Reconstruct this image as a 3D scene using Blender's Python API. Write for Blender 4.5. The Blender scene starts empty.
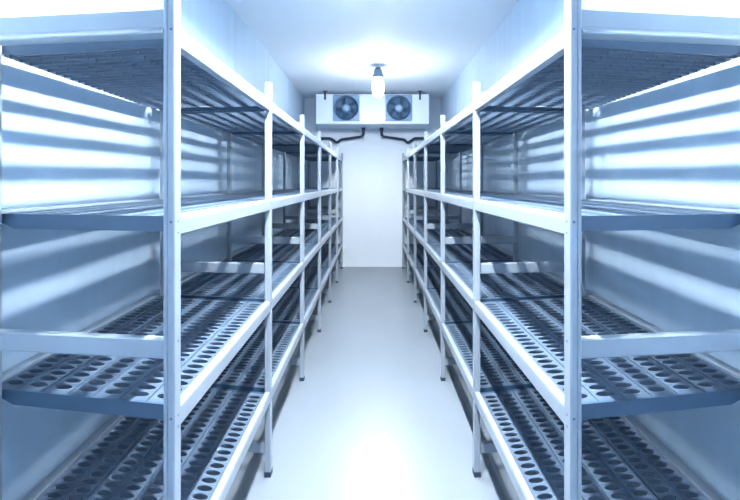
import bpy, bmesh, math
from mathutils import Vector

scene = bpy.context.scene
col = scene.collection
A = 0.48            # half width of the aisle (m)
EYE = 2.89 * A      # camera height (m)
F = 210.5 / A       # focal length in pixels of a 740 px wide frame
CEIL = EYE + 2.90 * A
WALLX = 2.335 * A
BACK = 7.22
FRONT = -2.2


def Z(h):
    return EYE + h * A


# ------------------------------------------------------------------ materials
def mat(name, colour, rough=0.4, metallic=0.0, spec=0.5, noise=0.0, nscale=(6, 6, 6), bump=0.0, emit=None, strength=0.0, coat=0.0):
    m = bpy.data.materials.new(name)
    m.use_nodes = True
    nt = m.node_tree
    b = nt.nodes['Principled BSDF']
    b.inputs['Base Color'].default_value = (*colour, 1)
    b.inputs['Roughness'].default_value = rough
    b.inputs['Metallic'].default_value = metallic
    b.inputs['Specular IOR Level'].default_value = spec
    b.inputs['Coat Weight'].default_value = coat
    if emit:
        b.inputs['Emission Color'].default_value = (*emit, 1)
        b.inputs['Emission Strength'].default_value = strength
    if noise or bump:
        tc = nt.nodes.new('ShaderNodeTexCoord')
        mp = nt.nodes.new('ShaderNodeMapping')
        mp.inputs['Scale'].default_value = nscale
        n = nt.nodes.new('ShaderNodeTexNoise')
        n.inputs['Scale'].default_value = 1.0
        n.inputs['Detail'].default_value = 4
        nt.links.new(tc.outputs['Object'], mp.inputs['Vector'])
        nt.links.new(mp.outputs['Vector'], n.inputs['Vector'])
        if noise:
            r = nt.nodes.new('ShaderNodeValToRGB')
            r.color_ramp.elements[0].position = 0.3
            r.color_ramp.elements[1].position = 0.7
            r.color_ramp.elements[0].color = (*[c * (1 - noise) for c in colour], 1)
            r.color_ramp.elements[1].color = (*[min(1, c * (1 + noise)) for c in colour], 1)
            nt.links.new(n.outputs['Fac'], r.inputs['Fac'])
            nt.links.new(r.outputs['Color'], b.inputs['Base Color'])
        if bump:
            bp = nt.nodes.new('ShaderNodeBump')
            bp.inputs['Strength'].default_value = bump
            bp.inputs['Distance'].default_value = 0.01
            nt.links.new(n.outputs['Fac'], bp.inputs['Height'])
            nt.links.new(bp.outputs['Normal'], b.inputs['Normal'])
    return m


M = {}
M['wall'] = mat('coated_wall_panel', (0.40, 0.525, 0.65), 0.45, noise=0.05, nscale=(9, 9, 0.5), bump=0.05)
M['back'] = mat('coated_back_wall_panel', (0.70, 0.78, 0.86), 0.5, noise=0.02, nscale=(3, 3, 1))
M['ceil'] = mat('coated_ceiling_panel', (0.78, 0.84, 0.89), 0.7, spec=0.25, noise=0.03, nscale=(2, 0.6, 2))
M['floor'] = mat('resin_floor', (0.195, 0.235, 0.278), 0.34, noise=0.04, nscale=(2.5, 1.2, 2), bump=0.03)
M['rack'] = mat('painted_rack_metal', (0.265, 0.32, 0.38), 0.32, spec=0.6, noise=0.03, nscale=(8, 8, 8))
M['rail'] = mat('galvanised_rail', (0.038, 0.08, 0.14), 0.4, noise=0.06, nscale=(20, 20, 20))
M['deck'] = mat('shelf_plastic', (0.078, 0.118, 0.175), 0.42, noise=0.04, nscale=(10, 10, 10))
M['hole'] = mat('bolt_hole_dark', (0.06, 0.12, 0.22), 0.6)
M['rubber'] = mat('black_rubber', (0.02, 0.04, 0.08), 0.7)
M['pipe'] = mat('black_pipe_foam', (0.012, 0.025, 0.055), 0.6)
M['unit'] = mat('cooler_casing', (0.66, 0.76, 0.88), 0.35, noise=0.02)
M['shroud'] = mat('fan_plate_grey', (0.22, 0.34, 0.50), 0.4)
M['dark'] = mat('fan_dark', (0.03, 0.07, 0.14), 0.6)
M['blade'] = mat('fan_blade', (0.085, 0.18, 0.31), 0.35)
M['hub'] = mat('fan_motor', (0.30, 0.46, 0.64), 0.35)
M['wire'] = mat('guard_wire', (0.10, 0.20, 0.34), 0.35, metallic=0.3)
M['socket'] = mat('lamp_socket_grey', (0.09, 0.15, 0.23), 0.5)
M['jar'] = mat('lit_jar_glass', (0.9, 0.95, 1), 0.3, emit=(0.95, 0.975, 1.0), strength=18)
_nt = M['jar'].node_tree
_tc = _nt.nodes.new('ShaderNodeTexCoord'); _sx = _nt.nodes.new('ShaderNodeSeparateXYZ'); _mr = _nt.nodes.new('ShaderNodeMapRange')
_nt.links.new(_tc.outputs['Object'], _sx.inputs[0]); _nt.links.new(_sx.outputs['Z'], _mr.inputs['Value'])
for _n, _v in (('From Min', -0.20), ('From Max', -0.30), ('To Min', 1.6), ('To Max', 26.0)):
    _mr.inputs[_n].default_value = _v
_nt.links.new(_mr.outputs[0], _nt.nodes['Principled BSDF'].inputs['Emission Strength'])
M['tube'] = mat('lit_tube', (0.9, 0.95, 1), 0.3, emit=(0.95, 0.975, 1.0), strength=370)
M['fill_tube_dim'] = mat('dim_fill_tube', (0.9, 0.95, 1), 0.3, emit=(0.95, 0.975, 1.0), strength=12)
M['fill_tube_mid'] = mat('second_fill_tube', (0.9, 0.95, 1), 0.3, emit=(0.95, 0.975, 1.0), strength=100)
M['batten'] = mat('batten_white', (0.7, 0.78, 0.86), 0.4)


# ------------------------------------------------------------------ helpers
def finish(name, bm, mats, parent=None, recalc=True, smooth=False):
    if recalc:
        bmesh.ops.recalc_face_normals(bm, faces=bm.faces[:])
    me = bpy.data.meshes.new(name)
    bm.to_mesh(me)
    bm.free()
    for m in (mats if isinstance(mats, (list, tuple)) else [mats]):
        me.materials.append(m)
    if smooth:
        for p in me.polygons:
            p.use_smooth = True
    return link(name, me, parent)


def link(name, me, parent=None):
    o = bpy.data.objects.new(name, me)
    col.objects.link(o)
    if parent is not None:
        o.parent = parent
        o.matrix_parent_inverse.identity()
    return o


def empty(name, loc, label, cat, group=None):
    o = bpy.data.objects.new(name, None)
    o.location = loc
    o.empty_display_size = 0.1
    col.objects.link(o)
    o['label'] = label
    o['category'] = cat
    if group:
        o['group'] = group
    return o


def box(bm, x0, x1, y0, y1, z0, z1, mi=0):
    v = [bm.verts.new(p) for p in ((x0, y0, z0), (x1, y0, z0), (x1, y1, z0), (x0, y1, z0),
                                   (x0, y0, z1), (x1, y0, z1), (x1, y1, z1), (x0, y1, z1))]
    for f in ((0, 3, 2, 1), (4, 5, 6, 7), (0, 1, 5, 4), (1, 2, 6, 5), (2, 3, 7, 6), (3, 0, 4, 7)):
        bm.faces.new([v[i] for i in f]).material_index = mi


def loft(bm, rings, mi=0, closed=True):
    """rings: lists of points (same count), skinned one after another and capped."""
    vs = [[bm.verts.new(p) for p in r] for r in rings]
    n = len(vs[0])
    for a, b in zip(vs, vs[1:]):
        for i in range(n):
            bm.faces.new((a[i], a[(i + 1) % n], b[(i + 1) % n], b[i])).material_index = mi
    if closed:
        bm.faces.new(vs[0][::-1]).material_index = mi
        bm.faces.new(vs[-1]).material_index = mi


def tube(bm, pts, r, n=12, mi=0):
    pts = [Vector(p) for p in pts]
    rings = []
    for i, p in enumerate(pts):
        d = (pts[min(i + 1, len(pts) - 1)] - pts[max(i - 1, 0)]).normalized()
        up = Vector((0, 1, 0)) if abs(d.y) < 0.9 else Vector((1, 0, 0))
        s = d.cross(up).normalized()
        t = s.cross(d).normalized()
        rings.append([p + s * r * math.cos(2 * math.pi * k / n) + t * r * math.sin(2 * math.pi * k / n) for k in range(n)])
    loft(bm, rings, mi)


def smooth_path(pts, rad=0.03, k=5):
    """rounds every inner corner of a poly-line."""
    pts = [Vector(p) for p in pts]
    out = [pts[0]]
    for a, b, c in zip(pts, pts[1:], pts[2:]):
        u, w = (a - b), (c - b)
        r = min(rad, u.length * .45, w.length * .45)
        p0, p1 = b + u.normalized() * r, b + w.normalized() * r
        for j in range(k + 1):
            t = j / k
            out.append((1 - t) ** 2 * p0 + 2 * t * (1 - t) * b + t * t * p1)
    out.append(pts[-1])
    return out


def lathe_z(bm, prof, n=28, mi=0):
    loft(bm, [[(r * math.cos(2 * math.pi * k / n), r * math.sin(2 * math.pi * k / n), z) for k in range(n)] for r, z in prof], mi)


def ring_y(bm, R, r, y, n=40, m=6, mi=0, cx=0, cz=0):
    vs = []
    for i in range(n):
        a = 2 * math.pi * i / n
        vs.append([bm.verts.new((cx + (R + r * math.cos(2 * math.pi * j / m)) * math.cos(a), y + r * math.sin(2 * math.pi * j / m),
                                 cz + (R + r * math.cos(2 * math.pi * j / m)) * math.sin(a))) for j in range(m)])
    for i in range(n):
        for j in range(m):
            bm.faces.new((vs[i][j], vs[(i + 1) % n][j], vs[(i + 1) % n][(j + 1) % m], vs[i][(j + 1) % m])).material_index = mi


# ------------------------------------------------------------------ the room
def struct(name, bm, m):
    o = finish(name, bm, m)
    o['kind'] = 'structure'
    return o


T = 0.12
b = bmesh.new(); box(b, -WALLX - T, WALLX + T, FRONT - T, BACK + T, -T, 0); struct('floor', b, M['floor'])
b = bmesh.new(); box(b, -WALLX - T, WALLX + T, FRONT - T, BACK + T, CEIL, CEIL + T); struct('ceiling', b, M['ceil'])
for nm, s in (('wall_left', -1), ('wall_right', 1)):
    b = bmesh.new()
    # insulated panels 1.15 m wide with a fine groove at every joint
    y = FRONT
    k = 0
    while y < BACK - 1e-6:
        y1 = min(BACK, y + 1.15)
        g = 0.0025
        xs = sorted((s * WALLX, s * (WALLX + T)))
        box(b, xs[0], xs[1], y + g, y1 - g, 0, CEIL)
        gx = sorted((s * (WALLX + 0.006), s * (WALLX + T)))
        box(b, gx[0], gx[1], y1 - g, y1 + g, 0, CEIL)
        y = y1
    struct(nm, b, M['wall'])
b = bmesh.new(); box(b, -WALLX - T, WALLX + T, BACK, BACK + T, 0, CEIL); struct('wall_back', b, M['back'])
b = bmesh.new(); box(b, -WALLX - T, WALLX + T, FRONT - T, FRONT, 0, CEIL); struct('wall_front', b, M['back'])
# plastic cove where the walls meet the floor behind the racks
for nm, s in (('baseboard_left', -1), ('baseboard_right', 1)):
    b = bmesh.new()
    loft(b, [[(s * WALLX, yy, 0), (s * (WALLX - 0.035), yy, 0), (s * (WALLX - 0.030), yy, 0.006), (s * (WALLX - 0.008), yy, 0.03), (s * WALLX, yy, 0.04)]
             for yy in (FRONT, BACK)])
    struct(nm, b, M['wall'])

# ------------------------------------------------------------------ the racks
NB = 6                                    # bays
POSTY = [1.063 + k for k in range(NB + 1)]   # near face of every aisle post
SK = [0.09, 0.10, 0.095, 0.09, 0.085, 0.07, 0.035]   # how far the wall end of each frame stands back
PW, PD = 0.058 * A, 0.037                 # post width and depth
XF, XB = 1.0, 2.13
XBK = [2.09] + [2.13] * 6                        # aisle face of aisle posts, aisle face of wall posts
LEVELS = [0.80, -0.175, -1.17, -2.06]
BH = 0.10 * A
NS, NH = 7, 24


def shift(k, X):
    """stand-back of frame k at lateral place X (in A)."""
    return SK[k] * (X - XF) / (XB - XF)


def pt(s, k, v, X, z):
    """point on bay k: v along it, X across (in A), following the slightly narrower first frame."""
    w0, w1 = (XBK[k] - XF) / (XB - XF), (XBK[k + 1] - XF) / (XB - XF)
    xx = XF + (X - XF) * (w0 + (w1 - w0) * v)
    return (s * xx * A, ypos(k, v, X), z)


def ypos(k, v, X):
    """a place v of the way along bay k (0 near posts, 1 far posts), following the frames."""
    n0 = POSTY[k] + PD + shift(k, X)
    n1 = POSTY[k + 1] + shift(k + 1, X)
    return n0 + (n1 - n0) * v


def deck_mesh(s, k):
    """seven perforated slats side by side; s side of the aisle, k bay; top surface at z=0."""
    bm = bmesh.new()
    x0, x1 = XF + 0.055, XB + 0.095
    pitch = (x1 - x0) / NS
    gap = 0.008
    th = 0.007
    v0, v1 = 0.030, 0.970
    N = 16
    angs = [2 * math.pi * i / N for i in range(N)]
    rect = []
    for a in angs:
        c, d = math.cos(a), math.sin(a)
        q = 1 / max(abs(c), abs(d))
        rect.append((c * q, d * q))
    for j in range(NS):
        xa, xb = x0 + j * pitch + gap / 2, x0 + (j + 1) * pitch - gap / 2
        xc, hx = (xa + xb) / 2, (xb - xa) / 2
        dv = (v1 - v0) / NH
        rows = {}

        def vert(X, v, z):
            key = (round(X, 6), round(v, 6), round(z, 6))
            if key not in rows:
                rows[key] = bm.verts.new(pt(s, k, v, X, z))
            return rows[key]
        for i in range(NH):
            vc = v0 + (i + .5) * dv
            ro, ri, rob, rib = [], [], [], []
            for q, a in zip(rect, angs):
                X, v = xc + q[0] * hx, vc + q[1] * dv / 2
                # small eased edge along the slat
                ro.append(vert(X, v, 0.0)); rob.append(vert(X, v, -th))
                X, v = xc + math.cos(a) * 0.0575, vc + math.sin(a) * dv * 0.35
                ri.append(vert(X, v, -0.0010)); rib.append(vert(X, v, -th))
            for t in range(N):
                u = (t + 1) % N
                bm.faces.new((ro[t], ro[u], ri[u], ri[t]))
                bm.faces.new((rob[u], rob[t], rib[t], rib[u]))
                bm.faces.new((ri[t], ri[u], rib[u], rib[t]))
                if abs(abs(rect[t][0]) - 1) < 1e-6 and abs(rect[u][0] - rect[t][0]) < 1e-6:
                    bm.faces.new((ro[t], rob[t], rob[u], ro[u]))
                if i in (0, NH - 1) and abs(rect[t][1] - rect[u][1]) < 1e-6 and abs(rect[t][1] - (1 if i else -1)) < 1e-6:
                    bm.faces.new((ro[t], rob[t], rob[u], ro[u]))
        # thin cross ribs under the slat, between the holes
        for i in range(NH + 1):
            vr = v0 + i * dv
            P = [(xa + .002, vr - .0016), (xb - .002, vr - .0016), (xb - .002, vr + .0016), (xa + .002, vr + .0016)]
            loft(bm, [[pt(s, k, v, X, z) for X, v in P] for z in (-th, -th - 0.018)])
        # solid ends of the slat, out to the end rails
        for va, vb in ((0.0135, v0), (v1, 0.9865)):
            P = [(xa, va), (xb, va), (xb, vb), (xa, vb)]
            top = [bm.verts.new(pt(s, k, v, X, 0)) for X, v in P]
            bot = [bm.verts.new(pt(s, k, v, X, -th)) for X, v in P]
            bm.faces.new(top); bm.faces.new(bot[::-1])
            for t in range(4):
                bm.faces.new((top[t], bot[t], bot[(t + 1) % 4], top[(t + 1) % 4]))
    bmesh.ops.recalc_face_normals(bm, faces=bm.faces[:])
    me = bpy.data.meshes.new('shelf')
    bm.to_mesh(me); bm.free()
    me.materials.append(M['deck'])
    return me


def rail_mesh(s, k, far):
    """end rail under the slats, its lower wall corner cut off; top at z=0."""
    bm = bmesh.new()
    va, vb = (0.003, 0.012) if not far else (0.988, 0.997)
    prof = [(XF + 0.056, 0.001), (XF + 0.056, -BH * .8), (XB - 0.07, -BH * .8), (XB + 0.096, -0.2 * BH), (XB + 0.096, 0.001)]
    loft(bm, [[pt(s, k, v, X, z) for X, z in prof] for v in (va, vb)])
    bmesh.ops.recalc_face_normals(bm, faces=bm.faces[:])
    me = bpy.data.meshes.new('end_rail')
    bm.to_mesh(me); bm.free()
    me.materials.append(M['rail'])
    return me


def beam_mesh(s, k, back):
    """long beam between two posts of one side: a face, a rolled top lip and a return below."""
    bm = bmesh.new()
    if not back:
        prof = [(XF + 0.050, 0.004), (XF + 0.012, 0.004), (XF + 0.004, -0.001), (XF + 0.002, -0.010), (XF + 0.002, -BH + 0.004), (XF + 0.008, -BH),
                (XF + 0.050, -BH), (XF + 0.050, -BH + 0.006), (XF + 0.020, -BH + 0.006), (XF + 0.020, -0.010), (XF + 0.050, -0.010)]
    else:
        e, g = XB + 0.097, XB + 0.178
        prof = [(e, 0.004), (g, 0.004), (g, 0.0), (e + 0.016, 0.0), (e + 0.016, -BH * .5), (e, -BH * .5)]
    ends = []
    for v in (0.0, 1.0):
        ends.append([pt(s, k, v, X, z) for X, z in prof])
    loft(bm, ends)
    bmesh.ops.recalc_face_normals(bm, faces=bm.faces[:])
    me = bpy.data.meshes.new('shelf_beam')
    bm.to_mesh(me); bm.free()
    me.materials.append(M['rack'])
    return me


def post_mesh(s, wall):
    """hollow-looking upright with a groove down its near face and bolt holes; origin at its foot, near aisle corner."""
    bm = bmesh.new()
    w, d = PW, PD
    c = 0.0025
    g = w * 0.62
    prof = [(c, 0), (g - .0012, 0), (g - .0008, .0022), (g + .0008, .0022), (g + .0012, 0), (w - c, 0), (w, c), (w, d - c), (w - c, d), (c, d), (0, d - c), (0, c)]
    z1 = Z(0.985)
    loft(bm, [[(s * x, y, z) for x, y in prof] for z in (0.022, z1)])
    # bolt holes: dark discs a hair deep in the aisle face and in the near face
    hs = []
    for h in LEVELS:
        hs += [Z(h) - 0.012, Z(h) - 0.040, Z(h) + 0.17]
    for zc in hs:
        for face in ((0, 1) if not wall else (0, 1)):
            r = 0.0034
            ring = []
            for i in range(10):
                a = 2 * math.pi * i / 10
                p = (-s * 0.0004, d * .52 + r * math.cos(a), zc + r * math.sin(a)) if face == 0 else (s * (w * .3 + r * math.cos(a)), -0.0004, zc + r * math.sin(a))
                ring.append(bm.verts.new(p))
            if face == 0 or (zc in hs[0::3]):
                bm.faces.new(ring).material_index = 1
            else:
                for q in ring:
                    bm.verts.remove(q)
    bmesh.ops.recalc_face_normals(bm, faces=[f for f in bm.faces if f.material_index == 0])
    me = bpy.data.meshes.new('post')
    bm.to_mesh(me); bm.free()
    me.materials.append(M['rack']); me.materials.append(M['hole'])
    return me


def foot_mesh(s):
    bm = bmesh.new()
    e = 0.0015
    loft(bm, [[(s * x, y, z) for x, y in ((-e, -e), (PW + e, -e), (PW + e, PD + e), (-e, PD + e))] for z in (0.0, 0.024)])
    bmesh.ops.recalc_face_normals(bm, faces=bm.faces[:])
    me = bpy.data.meshes.new('rubber_foot')
    bm.to_mesh(me); bm.free()
    me.materials.append(M['rubber'])
    return me


def bar_mesh(s, k, h0, h1, lip):
    """cross bar of frame k from aisle post to wall post; optional slanted lip along its lower edge."""
    bm = bmesh.new()
    za, zb = Z(h0), Z(h1)
    if lip:
        lz = zb + 0.020
        prof = [(0.006, za), (0.030, za), (0.030, zb), (-0.014, zb), (-0.014, zb + 0.004), (0.004, lz), (0.004, za - 0.003)]
    else:
        prof = [(0.008, za), (0.028, za), (0.030, za - 0.003), (0.030, zb), (0.006, zb), (0.004, zb + 0.003), (0.004, za - 0.003)]
    ends = []
    for X in (XF + 0.058, XB):
        ends.append([(s * (XBK[k] if X == XB else X) * A, POSTY[k] + min(0.065, shift(k, X)) + y, z) for y, z in prof])
    loft(bm, ends)
    bmesh.ops.recalc_face_normals(bm, faces=bm.faces[:])
    me = bpy.data.meshes.new('cross_bar')
    bm.to_mesh(me); bm.free()
    me.materials.append(M['rack'])
    return me


def rack(s, label):
    root = empty('shelving_rack', (0, 0, 0), label, 'shelving rack', 'shelving racks along the aisle')
    pm = {0: post_mesh(s, False), 1: post_mesh(s, True)}
    fm = foot_mesh(s)
    for k in range(NB + 1):
        for wall, X in ((0, XF), (1, XB)):
            p = link('post', pm[wall], root)
            p.location = (s * (XBK[k] if wall else XF) * A, POSTY[k] + shift(k, X), 0)
            link('rubber_foot', fm, p)
        for h0, h1, lip in ((0.885, 0.75, True), (-0.80, -0.90, False), (-2.57, -2.67, False)):
            link('cross_bar', bar_mesh(s, k, h0, h1, lip), root)
    for k in range(NB):
        dm = deck_mesh(s, k)
        rm = [rail_mesh(s, k, f) for f in (False, True)]
        bmn = [beam_mesh(s, k, f) for f in (False, True)]
        for h in LEVELS:
            d = link('shelf', dm, root)
            d.location = (0, 0, Z(h) - 0.002)
            for r in rm:
                link('end_rail', r, d)
            for q in bmn:
                o = link('shelf_beam', q, root)
                o.location = (0, 0, Z(h))
    return root


rack(-1, 'long white four-tier rack with perforated shelves, on the left side of the aisle')
rack(1, 'long white four-tier rack with perforated shelves, on the right side of the aisle')

# ------------------------------------------------------------------ cooling unit on the back wall
UY, UX = 6.65, 1.785 * A
UT, UB = Z(2.79), Z(1.865)
unit = empty('cooling_unit', (0, UY, UB), 'white cooling unit with two fans hung under the ceiling at the back', 'cooling unit')
uh = UT - UB
FX, FR = 0.835 * A, 0.385 * A
FZ = uh * 0.53
b = bmesh.new()
# casing as a shell: front sheet with two square openings, sides, top, bottom sloped drip pan kept apart
hs = 0.425 * A
dep = 0.50
box(b, -UX, -FX - hs, 0, .012, 0, uh)
box(b, -FX + hs, FX - hs, 0, .012, 0, uh)
box(b, FX + hs, UX, 0, .012, 0, uh)
for sx in (-1, 1):
    box(b, sx * FX - hs, sx * FX + hs, 0, .012, 0, FZ - hs)
    box(b, sx * FX - hs, sx * FX + hs, 0, .012, min(FZ + hs, uh - .004), uh)
box(b, -UX, -UX + .012, .012, dep, 0, uh)
box(b, UX - .012, UX, .012, dep, 0, uh)
box(b, -UX + .012, UX - .012, .012, dep, uh - .012, uh)
box(b, -UX + .012, UX - .012, dep - .012, dep, 0, uh - .012)
finish('casing', b, M['unit'], unit)
b = bmesh.new()
loft(b, [[(x, 0.006, -0.001), (x, 0.012, -0.010), (x, dep - .02, -0.022), (x, dep, -0.018), (x, dep, -0.001)] for x in (-UX, UX)])
finish('drip_tray', b, M['unit'], unit)
for sx in (-1, 1):
    # square fan plate with its round mouth
    b = bmesh.new()
    n = 48
    sq, ci, cb = [], [], []
    for i in range(n):
        a = 2 * math.pi * (i + .5) / n
        c, d = math.cos(a), math.sin(a)
        q = 1 / max(abs(c), abs(d))
        sq.append(b.verts.new((hs * c * q, 0.004, hs * d * q)))
        ci.append(b.verts.new((FR * c, -0.012, FR * d)))
        cb.append(b.verts.new((FR * .93 * c, 0.10, FR * .93 * d)))
    for i in range(n):
        j = (i + 1) % n
        b.faces.new((sq[i], sq[j], ci[j], ci[i]))
        b.faces.new((ci[i], ci[j], cb[j], cb[i]))
    plate = finish('fan_plate', b, M['shroud'], unit)
    plate.location = (sx * FX, 0, FZ)
    # dark coil behind the mouth
    b = bmesh.new()
    box(b, -hs, hs, 0.14, 0.16, -hs * .98, hs * .98)
    for i in range(18):
        x = -hs + hs * 2 * (i + .5) / 18
        box(b, x - .002, x + .002, 0.128, 0.139, -hs * .95, hs * .95)
    finish('coil', b, M['dark'], plate)
    # blades swept and pitched
    b = bmesh.new()
    for q in range(5):
        a0 = 2 * math.pi * q / 5 + 0.3
        rings = []
        for t in range(6):
            f = t / 5
            r = FR * (0.30 + 0.58 * f)
            wid = 0.50 + 0.28 * f
            tw = a0 + sx * 0.35 * f
            pts = []
            for da, yy in ((-wid, 0.040), (0, 0.062), (wid, 0.092)):
                pts.append((r * math.cos(tw + sx * da * .55), yy, r * math.sin(tw + sx * da * .55)))
            back = [(p[0], p[1] + .004, p[2]) for p in pts[::-1]]
            rings.append(pts + back)
        loft(b, rings)
    finish('fan_blades', b, M['blade'], plate)
    b = bmesh.new()
    rings = []
    for r, yy in ((0.02, 0.0), (FR * .25, 0.004), (FR * .33, 0.02), (FR * .33, 0.11)):
        rings.append([(r * math.cos(2 * math.pi * i / 24), yy, r * math.sin(2 * math.pi * i / 24)) for i in range(24)])
    loft(b, rings)
    finish('fan_motor', b, M['hub'], plate)
    b = bmesh.new()
    for i in range(7):
        ring_y(b, FR * (0.22 + 0.13 * i), 0.0022, -0.020 - 0.014 * (1 - (i / 6) ** 2), 40, 5)
    for i in range(8):
        a = math.pi * 2 * i / 8
        tube(b, [(FR * .2 * math.cos(a), -0.036, FR * .2 * math.sin(a)), (FR * .65 * math.cos(a), -0.030, FR * .65 * math.sin(a)),
                 (FR * 1.01 * math.cos(a), -0.012, FR * 1.01 * math.sin(a))], 0.0025, 6)
    finish('fan_guard', b, M['wire'], plate)
    # hanger strap up to the ceiling
    b = bmesh.new()
    hx = sx * 1.50 * A
    box(b, hx - .014, hx + .014, -.004, .022, uh - .085, CEIL - UB)
    box(b, hx - .034, hx + .034, -.006, .05, CEIL - UB - .008, CEIL - UB)
    finish('hanger', b, M['rubber'], unit)

# ------------------------------------------------------------------ black pipes under the unit
for sx, side in ((-1, 'left'), (1, 'right')):
    b = bmesh.new()
    yy = BACK - 0.07
    pts = [(sx * .30 * A, 6.98, UB - 0.024), (sx * .30 * A, 7.00, Z(1.60)), (sx * .36 * A, yy, Z(1.56)), (sx * 1.08 * A, yy, Z(1.46)),
           (sx * 1.20 * A, yy, Z(1.34)), (sx * 1.42 * A, yy, Z(1.50)), (sx * 2.22 * A, yy, Z(1.50)), (sx * 2.33 * A, yy, Z(1.50))]
    tube(b, smooth_path(pts, 0.035), 0.021, 12)
    # union collar
    tube(b, [(sx * .30 * A, 6.98, UB - 0.024), (sx * .30 * A, 6.984, UB - 0.075)], 0.030, 14)
    o = finish('drain_pipe', b, M['pipe'], None, smooth=False)
    o['label'] = 'black pipe under the cooling unit, bending away towards the %s rack' % side
    o['category'] = 'pipe'
    o['group'] = 'black pipes under the cooling unit'

# ------------------------------------------------------------------ lamps
LY = 5.2
lamp = empty('jar_lamp', (0.136 * A, LY, CEIL), 'glowing jar lamp hanging on a stem in front of the cooling unit', 'lamp')
b = bmesh.new(); lathe_z(b, [(0.045, 0), (0.045, -0.008), (0.012, -0.02), (0.012, -0.075)], 20)
finish('stem', b, M['batten'], lamp)
b = bmesh.new(); lathe_z(b, [(0.030, -0.03), (0.052, -0.06), (0.056, -0.115), (0.064, -0.118), (0.064, -0.150), (0.056, -0.152)], 24)
finish('socket', b, M['socket'], lamp)
b = bmesh.new(); lathe_z(b, [(0.054, -0.150), (0.062, -0.17), (0.066, -0.22), (0.066, -0.30), (0.060, -0.345), (0.042, -0.372), (0.012, -0.384)], 28)
finish('jar', b, M['jar'], lamp, smooth=True)

# added spot just below the jar, fill light for the far floor and racks
sl = bpy.data.lights.new('jar_fill_spot', 'SPOT')
sl.energy = 17
sl.color = (0.95, 0.975, 1.0)
sl.spot_size = math.radians(165)
sl.spot_blend = 0.5
sl.shadow_soft_size = 0.05
so = bpy.data.objects.new('jar_fill_spot', sl)
col.objects.link(so)
so.parent = lamp
so.location = (0, 0, -0.40)


def batten(y0, y1, x, label, tm):
    e = empty('tube_light', (x, (y0 + y1) / 2, CEIL), label, 'ceiling light', 'tube lights above the aisle')
    hl = (y1 - y0) / 2
    bb = bmesh.new()
    loft(bb, [[(-.045, yy, 0), (-.040, yy, -.045), (.040, yy, -.045), (.045, yy, 0)] for yy in (-hl, hl)])
    for q in (-1, 1):
        # side reflectors added to block the tube's direct light from the upper walls
        loft(bb, [[(q * .046, yy, -.002), (q * .062, yy, -.104), (q * .059, yy, -.104), (q * .043, yy, -.002)] for yy in (-hl, hl)])
    finish('housing', bb, M['batten'], e)
    for q in (-1, 1):
        bb = bmesh.new(); box(bb, -.016, .016, q * hl - .02, q * hl + .02, -.092, -.046); finish('tube_holder', bb, M['batten'], e)
    bb = bmesh.new(); tube(bb, [(0, -hl + .022, -.072), (0, hl - .022, -.072)], 0.017, 12)
    finish('tube', bb, M[tm], e, smooth=True)


batten(1.07, 1.60, 0.0, 'white tube light on the ceiling above the nearest rack bays', 'tube')
batten(2.35, 3.05, 0.0, 'added fill tube, out of view on the ceiling above the second and third rack bays', 'fill_tube_mid')  # unseen fill fixture, added to brighten the middle and far bays
batten(-1.6, -0.4, 0.0, 'added dim fill tube, out of view on the ceiling before the racks begin', 'fill_tube_dim')  # unseen fill fixture behind the camera, added for floor and ambient brightness

# ------------------------------------------------------------------ world, camera, view
w = bpy.data.worlds.new('World')
scene.world = w
w.use_nodes = True
w.node_tree.nodes['Background'].inputs['Color'].default_value = (0.25, 0.45, 0.8, 1)
w.node_tree.nodes['Background'].inputs['Strength'].default_value = 0.05

cam = bpy.data.cameras.new('camera')
co = bpy.data.objects.new('camera', cam)
col.objects.link(co)
co.location = (0, 0, EYE)
co.rotation_euler = (math.radians(90), 0, 0)
cam.sensor_fit = 'HORIZONTAL'
cam.sensor_width = 36
cam.lens = 36 * F / 740
cam.shift_x = -2.5 / 740
cam.shift_y = -67.5 / 740
cam.clip_start = 0.02
scene.camera = co

vs = scene.view_settings
vs.view_transform = 'Standard'
vs.look = 'None'
vs.gamma = 1
vs.use_curve_mapping = False
vs.exposure = 3.2
scene.cycles.max_bounces = 12
scene.cycles.diffuse_bounces = 6
scene.cycles.use_denoising = True
scene.cycles.sample_clamp_indirect = 8
